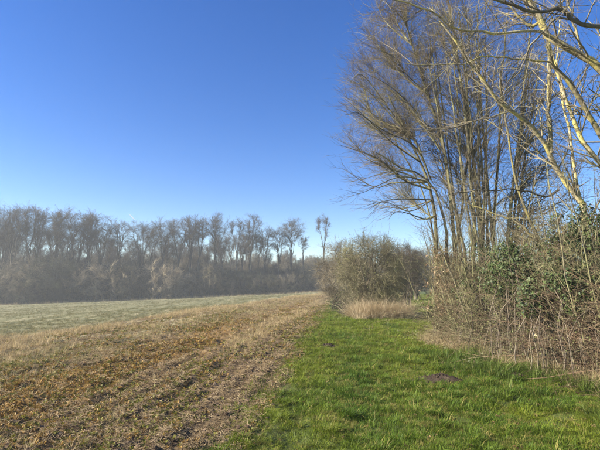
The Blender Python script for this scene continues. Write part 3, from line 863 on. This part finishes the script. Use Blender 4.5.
P2, R2 = grow(P1, R1, 10500, .15, 1, 30, .62, 4, .55, .06, (-.03, 0, 0), rmin=.0030, fall=.25, tip=.5, rad=(HUB, .22))
P3, R3 = grow(P2, R2, 26000, .1, 1, 32, .30, 3, .65, .06, (0, 0, 0), rmin=.0023, fall=.3, tip=.6, rad=(HUB, .15))
g = tubes(Geo(), P1[:-len(FP)], R1[:-len(FP)], 4); tubes(g, P2, R2, 3); tubes(g, P3, R3, 3)
P4, R4 = grow(SP[:15], SR[:15], 420, .06, .5, 45, .9, 5, .12, .12, (-.05, -.1, .35), rmin=.004, fall=.2)
P5, R5 = grow(P4, R4, 2200, .1, 1, 40, .4, 3, .6, .12, (0, 0, .15), rmin=.0019)
tubes(g, P4, R4, 3); tubes(g, P5, R5, 3)
g.build('crown', M['fan_twig'], fan)

# --- second many-stemmed tree deeper in the hedge
seed(42)
so = base_pt(6.3, 15.2)
t2 = empty('hedge_tree', so)
tag(t2, 'bare many stemmed tree deep in the hedge, right behind the fan tree', 'tree')
st2 = []
for i in range(9):
    a = rng.uniform(-.5, .8); b_ = rng.uniform(-.5, .6)
    p0 = so + np.array([rng.uniform(-.7, .9), rng.uniform(-.4, .4), 0])
    st2.append(smooth_path([p0, p0 + (a * .6, b_ * .3, 2.5), p0 + (a * 1.6, b_ * 1.2, 6), p0 + (a * 3.2, b_ * 2.5, 10.5 + rng.uniform(-1, 1.5))], 14))
SP2 = np.array(st2) - so; SR2 = rng.uniform(.04, .075, (9, 1)) * np.linspace(1.1, .3, 14)[None]
for i in range(9): tubes(Geo(), SP2[i:i + 1], SR2[i:i + 1], 7).build('stem', M['fan_bark'], t2)
T1 = shell(280, (.9, 0, 6.8), (3.4, 2.6, 5.6), .4, 1, -.9); T1 = T1[T1[:, 2] > 1.8]
P1, R1 = reach(SP2, SR2, T1, 8, .009, .6, .25, .45, .025, 1.4, .2, .004)
P2, R2 = grow(P1, R1, 3600, .12, 1, 36, .85, 4, .55, .09, (0, 0, .15), rmin=.003, fall=.35)
P3, R3 = grow(P2, R2, 8000, .1, 1, 36, .42, 3, .6, .09, (0, 0, .1), rmin=.002, fall=.3)
g = tubes(Geo(), P1, R1, 4); tubes(g, P2, R2, 3); tubes(g, P3, R3, 3); g.build('crown', M['fan_twig'], t2)

# --- two lichen covered trees nearest the camera
def traced_tree(name, label, base, limbs, s, twigs, dark=()):
    seed(s)
    root = empty(name, base); tag(root, label, 'tree')
    Ps, Rs = [], []
    for i, (r0, r1, pts) in enumerate(limbs):
        P = limb_path(pts, 18) - base
        P[1:-1] += rng.normal(0, .012, P[1:-1].shape)
        Rr = np.linspace(r0, r1, 18) * (1 + .06 * rng.normal(size=18))
        tubes(Geo(), P[None], Rr[None], 9 if r0 > .03 else 6).build('limb', M['limb_dark'] if i in dark else M['limb_bark'], root)
        Ps.append(P); Rs.append(Rr)
    Ps, Rs = np.array(Ps), np.array(Rs)
    P1, R1 = grow(Ps, Rs, twigs[0], .25, 1, 45, 1.15, 7, .35, .10, (0, 0, .25), rmin=.005, fall=.3)
    R1 = np.minimum(R1, .016)
    P2, R2 = grow(P1, R1, twigs[1], .15, 1, 45, .5, 5, .6, .14, (0, 0, .2), rmin=.0028, fall=.3)
    P3, R3 = grow(P2, R2, twigs[2], .15, 1, 42, .25, 4, .7, .14, (0, 0, .15), rmin=.0020, fall=.3)
    g = tubes(Geo(), P1, R1, 5); tubes(g, P2, R2, 4); tubes(g, P3, R3, 3)
    g.build('crown', M['limb_twig'], root)
    return root
o1 = base_pt(6.0, 9.3)
traced_tree('lichen_tree', 'bare tree with long pale stem leaning left across the fan tree, rising from the ivy', o1, [
    (.085, .018, [o1, (588, 250, 9.1), (584, 207, 9.0), (573, 196, 9.0), (559, 172, 8.9), (549, 151, 8.8), (539, 135, 8.7), (525, 120, 8.6), (501, 104, 8.4), (475, 69, 8.2), (456, 43, 8.0), (440, 21, 7.9)]),
    (.048, .030, [(551, 153, 8.8), (549, 135, 8.8), (549, 100, 8.75), (549, 67, 8.7), (548, 37, 8.6)]),
    (.045, .012, [o1 + (-.5, .1, 0), (552, 275, 9.3), (541, 244, 9.3), (532, 224, 9.3), (521, 198, 9.3), (513, 167, 9.3), (508, 140, 9.3), (505, 113, 9.3), (500, 70, 9.3)]),
    (.030, .010, [(541, 244, 9.3), (520, 225, 9.4), (505, 218, 9.5), (490, 212, 9.6), (470, 205, 9.7)]),
    (.035, .012, [(581, 207, 9.0), (573, 161, 9.1), (569, 132, 9.1), (563, 100, 9.1), (557, 60, 9.1), (560, 20, 9.1)]),
    (.02, .006, [(525, 120, 8.6), (510, 112, 8.9), (480, 120, 9.3), (450, 128, 9.7), (400, 131, 10.2)]),
    (.02, .007, [(559, 190, 9.0), (545, 196, 8.8), (520, 190, 8.6), (490, 190, 8.4), (455, 192, 8.2)]),
], 51, (110, 800, 1900), (5, 6))
o2 = base_pt(7.3, 8.4)
traced_tree('lichen_tree', 'bare tree with thick yellow lichened limbs at the top right corner', o2, [
    (.11, .055, [o2, (690, 250, 8.2), (660, 160, 8.0), (625, 100, 7.9), (600, 69, 7.8), (584, 55, 7.8), (568, 49, 7.8), (548, 37, 7.8), (545, 21, 7.8), (536, 11, 7.8), (524, -6, 7.8)]),
    (.09, .035, [o2 + (-.3, .2, 0), (650, 240, 8.3), (620, 170, 8.2), (600, 132, 8.1), (592, 120, 8.1), (579, 96, 8.0), (565, 76, 8.0), (552, 63, 7.95), (548, 45, 7.9)]),
    (.06, .015, [(645, 230, 8.3), (620, 190, 8.3), (600, 164, 8.3), (589, 151, 8.3), (579, 132, 8.3), (568, 105, 8.3), (557, 72, 8.3), (548, 40, 8.3), (540, 5, 8.3)]),
    (.028, .010, [(548, 37, 7.8), (539, 31, 7.7), (507, 33, 7.5), (464, 31, 7.3), (451, 25, 7.2), (437, 16, 7.1), (418, 5, 7.0), (397, 0, 6.9), (372, -8, 6.8)]),
    (.040, .020, [(640, 30, 7.0), (600, 27, 6.9), (581, 25, 6.8), (576, 21, 6.8), (560, 9, 6.7), (539, 12, 6.7), (520, 7, 6.6), (496, 0, 6.6), (470, -8, 6.5)]),
    (.018, .006, [(573, 19, 6.8), (555, 19, 6.8), (547, 29, 6.9), (531, 45, 7.0), (525, 61, 7.1), (512, 83, 7.2), (493, 107, 7.3)]),
    (.018, .006, [(551, 62, 7.95), (520, 59, 7.7), (484, 57, 7.4), (469, 63, 7.3), (440, 65, 7.1), (405, 63, 7.0)]),
    (.022, .010, [(584, 55, 7.8), (577, 35, 7.7), (570, 10, 7.6), (560, -20, 7.5)]),
    (.030, .012, [(545, 21, 7.8), (530, 25, 7.9), (515, 12, 8.0), (500, -5, 8.1)]),
], 52, (110, 850, 2000), (4, 5))

# --- shrubs making the body of the hedge
hs_spots = [(5.6, 5.4), (5.35, 6.8), (5.2, 8.0), (4.95, 9.2), (4.75, 10.4), (4.65, 11.5), (4.55, 12.6), (6.6, 7.6), (6.2, 9.9), (5.9, 11.8), (5.6, 14.2), (6.6, 17.0)]
hlab = ['twiggy hedge shrub beyond the right edge of the picture', 'twiggy hedge shrub behind the red brown brambles at the right edge', 'twiggy hedge shrub under the right hand ivy', 'twiggy hedge shrub under the dark middle ivy', 'twiggy olive hedge shrub left of the dark ivy',
        'twiggy hedge shrub at the foot of the fan tree, on its right', 'twiggy hedge shrub beside the brown leaved shrub', 'bare hedge shrub at the back of the hedge behind the right hand ivy', 'bare hedge shrub at the back of the hedge behind the dark ivy', 'bare hedge shrub at the back of the hedge, right of the fan tree', 'bare hedge shrub behind the fan tree', 'bare hedge shrub on the far side of the hedge']
hp = [bush('hedge_shrub', None, None, (0, 0, 0), .95, .95, 2.35, (M['bush_brown'], M['bramble_grey']), 16, 150, 1500, 3600, .022, 500, M['bramble_leaf'], .03, s=401, zc=.45, tw=.9, twr=.0022),
      bush('hedge_shrub', None, None, (0, 0, 0), 1.0, .9, 2.1, (M['bush_brown'], M['bush_twig']), 16, 150, 1500, 3600, .022, 900, M['bramble_leaf'], .03, s=402, zc=.45, tw=.9, twr=.0022)]
hu = [False, False]
for i, (x, y) in enumerate(hs_spots):
    p = 1 if i in (3, 4) else 0
    if i in (10, 11): p = 0
    o = copy_tree(hp[p]) if hu[p] else hp[p]; hu[p] = True
    seed(410 + i)
    k = rng.uniform(.95, 1.1) * (1.1, 1.08, 1.12, 1.12, 1.08, .98, .86, 1.25, 1.3, 1.3, 1.2, 1.1)[i]
    o.location = (x, y, gz(x, y)); o.rotation_euler = (0, 0, rng.uniform(0, 6.28)); o.scale = (k, k, k)
    tag(o, hlab[i], 'shrub', 'shrubs making the body of the hedge')

# --- brown leaved shrub at the left end of the hedge
seed(43)
bush('beech_shrub', 'shrub with withered tan leaves at the left end of the hedge', 'shrub', (4.15, 12.6, gz(4.15, 12.6)), .6, .75, 3.0, (M['bush_brown'], M['bramble_grey']), 14, 150, 1300, 2600, .025, 2700, M['brown_leaf'], .048, s=403, zc=.5, tw=.55, twr=.0024)

# --- thin saplings rising through the hedge from the ground to the crowns
slab = ['thin brown sapling rising through the hedge, %s from the left' % o_ for o_ in ords[:14]]
for i, y_ in enumerate(np.linspace(12.5, 7.2, 14)):
    seed(600 + i)
    x_ = float(hedge_x(np.array(y_))) + rng.uniform(.3, .95)
    b_ = base_pt(x_, float(y_)); root = empty('hedge_sapling', b_); tag(root, slab[i], 'sapling', 'saplings rising through the hedge')
    n_ = 5
    p0 = np.stack([rng.normal(0, .12, n_), rng.normal(0, .12, n_), np.zeros(n_)], 1)
    Lh = rng.uniform(2.4, 4.2, n_)
    d_ = np.stack([rng.normal(-.06, .16, n_), rng.normal(-.04, .16, n_), np.ones(n_)], 1)
    t_ = np.linspace(0, 1, 9)[None, :, None]
    P = p0[:, None] + d_[:, None] * Lh[:, None, None] * t_ + np.cumsum(rng.normal(0, .035, (n_, 9, 3)), 1) * (t_ > 0)
    Rr = rng.uniform(.009, .02, (n_, 1)) * np.linspace(1, .3, 9)[None]
    for j in range(n_): tubes(Geo(), P[j:j + 1], Rr[j:j + 1], 5).build('stem', M['fan_bark'], root)
    P2, R2 = grow(P, Rr, 90, .12, 1, 40, .75, 4, .4, .13, (-.05, -.05, .2), rmin=.003)
    P3, R3 = grow(P2, R2, 420, .1, 1, 42, .3, 3, .6, .13, (0, 0, .1), rmin=.0019)
    g = tubes(Geo(), P2, R2, 3); tubes(g, P3, R3, 3); g.build('crown', M['bramble_grey'], root)

# --- brambles along the front
def bramble(label, spots, mat, n, s, hmean, leaf):
    seed(s)
    (x0_, y0_), (x1_, y1_) = spots
    cx, cy = (x0_ + x1_) / 2, (y0_ + y1_) / 2
    o = np.array([cx, cy, gz(cx, cy)])
    root = empty('bramble_thicket', o); tag(root, label, 'bramble', 'brambles along the front of the hedge')
    t_ = rng.random(n); bx = x0_ + (x1_ - x0_) * t_ + rng.normal(.38, .25, n); by = y0_ + (y1_ - y0_) * t_ + rng.normal(0, .1, n)
    p = np.stack([bx, by, ground_z(bx, by) - .03], 1) - o
    d = norm(np.stack([rng.normal(-.35, .4, n), rng.normal(-.1, .55, n), rng.uniform(.7, 1.7, n)], 1))
    L_ = hmean * np.exp(rng.normal(0, .35, n)); K = 9
    P = np.zeros((n, K, 3)); P[:, 0] = p
    for k in range(1, K):
        d = norm(d + rng.normal(0, .16, (n, 3)) + np.array([-.01, 0, -.12]))
        p = p + d * (L_ / (K - 1))[:, None]; p[:, 2] = np.maximum(p[:, 2], .02); P[:, k] = p
    Rr = rng.uniform(.002, .0048, (n, 1)) * np.linspace(1, .5, K)[None]
    tubes(Geo(), P, Rr, 4).build('canes', mat, root, kind='stuff')
    P2, R2 = grow(P, Rr, n * 7, .1, 1, 55, .30, 4, .6, .18, (0, 0, -.05), rmin=.0018)
    P3, R3 = grow(P2, R2, n * 10, .1, 1, 55, .16, 2, .7, .18, (0, 0, 0), rmin=.0015)
    g = tubes(Geo(), P2, R2, 3); tubes(g, P3, R3, 3); g.build('twigs', mat, root, kind='stuff')
    if leaf:
        idx = rng.integers(0, len(P3), leaf); pos, T, _ = sample(P3, R3, idx, rng.random(leaf))
        leaves(Geo(), pos, np.tile([-.5, -.5, .6], (leaf, 1)), .035, 'oval', .8).build('foliage', M['bramble_leaf'], root, kind='stuff')
    return root
def hp_(y, d=0.0): return (float(hedge_x(np.array(y))) + d, y)
bramble('red brown bramble thicket at the right edge, below the ivy', (hp_(4.8, .4), hp_(6.9, .4)), M['bramble'], 240, 61, 1.9, 700)
bramble('red brown bramble thicket left of the right edge, below the dark ivy', (hp_(6.9, .4), hp_(8.5, .4)), M['bramble'], 260, 62, 1.7, 900)
bramble('grey bramble thicket with the split pale wood in it', (hp_(8.5, .35), hp_(10.2, .35)), M['bramble_grey'], 240, 63, 1.4, 1500)
bramble('olive grey bramble thicket at the foot of the fan tree', (hp_(10.2, .3), hp_(11.8, .35)), M['bramble_grey'], 220, 64, 1.3, 1500)
bramble('tan bramble thicket at the foot of the brown leaved shrub', (hp_(11.8, .25), hp_(13.0, .35)), M['bramble_grey'], 180, 65, 1.2, 500)

# --- ivy
def ivy(label, blobs, n, s, size=.040):
    seed(s)
    c0 = np.array(blobs[0][0]); o = np.array([c0[0], c0[1], gz(c0[0], c0[1])])
    root = empty('ivy', o); tag(root, label, 'ivy', 'ivy growing over the hedge')
    gl, gs = Geo(), Geo()
    tot = sum(b[2] for b in blobs)
    for c_, r_, w in blobs:
        k = int(n * w / tot); c_ = np.array(c_) - o
        # uneven surface: many small lobes
        lob = shell(max(6, int(40 * w / tot) + 8), c_, np.array(r_) * .8, .5, 1, -1)
        li = rng.integers(0, len(lob), k)
        d = norm(rng.normal(size=(k, 3))); pos = lob[li] + d * np.array(r_) * .34 * rng.uniform(.6, 1.1, (k, 1))
        ok = pos[:, 2] > .05; pos, d = pos[ok], d[ok]
        leaves(gl, pos, d + .5 * norm(pos - c_) + np.array([-.2, -.3, .3]), size, 'ivy', .45, .7)
        st = np.stack([c_ + rng.normal(0, .2, 3) * np.array([1, 1, 0]) for _ in lob]); st[:, 2] = -.05
        s_ = np.linspace(0, 1, 7)[None, :, None]
        P = st[:, None] * (1 - s_) ** 2 + 2 * s_ * (1 - s_) * (st * [1, 1, 0] + lob * [0, 0, .8])[:, None] + s_ ** 2 * lob[:, None]
        P[:, 1:-1] += rng.normal(0, .05, P[:, 1:-1].shape)
        tubes(gs, P, np.full((len(lob), 1), .012) * np.linspace(1, .4, 7)[None], 5)
    gs.build('vine', M['bush_brown'], root); gl.build('foliage', M['ivy'], root, kind='stuff')
    return root
A = lambda u, v, Y: tuple(at(u, v, Y))
ivy('dark glossy ivy mass in the middle of the hedge', [(A(526, 262, 8.8), (.75, .4, .6), 3), (A(540, 298, 8.1), (.55, .3, .5), 2.4), (A(505, 272, 9.3), (.6, .4, .65), 1.8), (A(558, 262, 8.2), (.6, .4, .6), 2)], 7500, 71)
ivy('tall dark ivy at the right edge, climbing the lichened stems', [(A(594, 240, 7.9), (.5, .4, .75), 3), (A(570, 232, 8.3), (.45, .3, .45), 1.4), (A(580, 285, 7.5), (.6, .3, .6), 2.6), (A(640, 250, 8.0), (.7, .5, .9), 2)], 9000, 72)
ivy('thin olive ivy on the stems right of the fan tree', [(A(484, 258, 10.7), (.6, .4, .6), 2), (A(466, 290, 10.9), (.5, .35, .5), 1), (A(502, 300, 9.6), (.6, .35, .55), 1.5)], 1500, 73, .036)

# --- pale broken wood in the hedge
def stick(label, pts, r, mat, s):
    seed(s)
    P = limb_path(pts, 10); o = P[0].copy()
    g = tubes(Geo(), (P - o)[None], (r * np.linspace(1, .75, 10) * (1 + .1 * rng.normal(size=10)))[None], 7)
    # splintered ends
    for e_, d_ in ((P[0] - o, P[0] - P[1]), (P[-1] - o, P[-1] - P[-2])):
        for k in range(4):
            a_ = e_ + rng.normal(0, r * .4, 3); tubes(g, np.array([[a_ - norm(d_) * .03, a_ + norm(d_) * rng.uniform(.02, .07)]]), np.array([[r * .4, r * .08]]), 4)
    ob = g.build('broken_branch', mat); ob.location = tuple(o)
    return tag(ob, label, 'branch', 'broken branches caught in the hedge')
stick('pale split branch stub sticking out of the brambles', [(534, 334, 8.6), (540, 338, 8.5), (547, 341, 8.5)], .035, M['pale_wood'], 81)
stick('pale broken stick slanting across the top of the ivy', [(506, 243, 9.2), (515, 250, 9.2), (530, 261, 9.1)], .016, M['pale_wood'], 82)
stick('pale horizontal dead branch lying over the right hand ivy', [(556, 246, 8.2), (575, 249, 8.1), (605, 250, 8.0), (640, 246, 7.9)], .02, M['limb_bark'], 83)

# --- dry grass and leaf litter along the hedge foot
seed(44)
N = 2600
y = rng.uniform(4.6, 13.4, N); x = hedge_x(y) + rng.normal(.18, .22, N)
scatter('hedge_foot_grass', 'pale withered grass along the foot of the hedge', S_DRY, on_ground(x, y), iso(rng.uniform(.6, 1.4, N)), col_mix((0.26, 0.20, 0.11), (0.48, 0.40, 0.24), rng.random(N)), .45)
N = 2200
y = rng.uniform(4.6, 13.4, N); x = hedge_x(y) + rng.normal(.25, .35, N)
scatter('leaf_litter', 'brown fallen leaves under the hedge', S_WEED, on_ground(x, y), iso(rng.uniform(.5, 1.1, N)), col_mix((0.16, 0.09, 0.045), (0.38, 0.25, 0.13), rng.random(N)), .5)

N = 700
y = logy(N, 3.5, 20); x = edge_grass(y) + (hedge_x(y) - edge_grass(y)) * rng.random(N) ** .7
scatter('fallen_leaves', 'scattered brown leaves lying in the short turf', S_WEED, on_ground(x, y, .02), iso(rng.uniform(.35, .75, N)), col_mix((0.17, 0.10, 0.05), (0.42, 0.30, 0.16), rng.random(N)), .6)

# ------------------------------------------------------------------ contrail far off in the sky
ca, cb = at(129, 214, 4000), at(135, 220, 4200)
cp = smooth_path([ca, (ca + cb) / 2 + np.array([0, 0, .5]), cb], 12)
m, n, l, b = nodes('contrail_ice')
b.inputs['Base Color'].default_value = (.9, .9, .92, 1); b.inputs['Roughness'].default_value = 1.0
tr_ = n.new('ShaderNodeBsdfTranslucent'); tr_.inputs['Color'].default_value = (.95, .95, .95, 1)
ms_ = n.new('ShaderNodeMixShader'); l.new(b.outputs[0], ms_.inputs[1]); l.new(tr_.outputs[0], ms_.inputs[2]); l.new(ms_.outputs[0], n['Material Output'].inputs['Surface'])
ctr = tubes(Geo(), (cp - cp[0])[None], (np.array([.8, 1.8, 2.6, 3, 3.2, 3.2, 3.2, 3.0, 2.8, 2.4, 1.8, .6]))[None], 8).build('contrail', m)
ctr.location = tuple(cp[0])
tag(ctr, 'short white contrail in the blue sky above the far wood', 'contrail')

# ------------------------------------------------------------------ haze
hz = Geo()
bx0, bx1, by0, by1, bz0, bz1 = -720, 720, -520, 920, -7.5, 26.0
V = [(x_, y_, z_) for z_ in (bz0, bz1) for (x_, y_) in ((bx0, by0), (bx1, by0), (bx1, by1), (bx0, by1))]
hz.add(V, [(0, 3, 2, 1), (4, 5, 6, 7), (0, 1, 5, 4), (1, 2, 6, 5), (2, 3, 7, 6), (3, 0, 4, 7)])
hm = bpy.data.materials.new('haze_air'); hm.use_nodes = True
hn = hm.node_tree.nodes; hn.remove(hn['Principled BSDF'])
pv = hn.new('ShaderNodeVolumePrincipled'); pv.inputs['Color'].default_value = (.93, .97, .98, 1); pv.inputs['Density'].default_value = 0.00105
pv.inputs['Anisotropy'].default_value = 0.2
hm.node_tree.links.new(pv.outputs[0], hn['Material Output'].inputs['Volume'])
haze = hz.build('haze', hm, smooth=False)
tag(haze, 'thin pale mist lying over field and far wood', None, None, 'stuff')
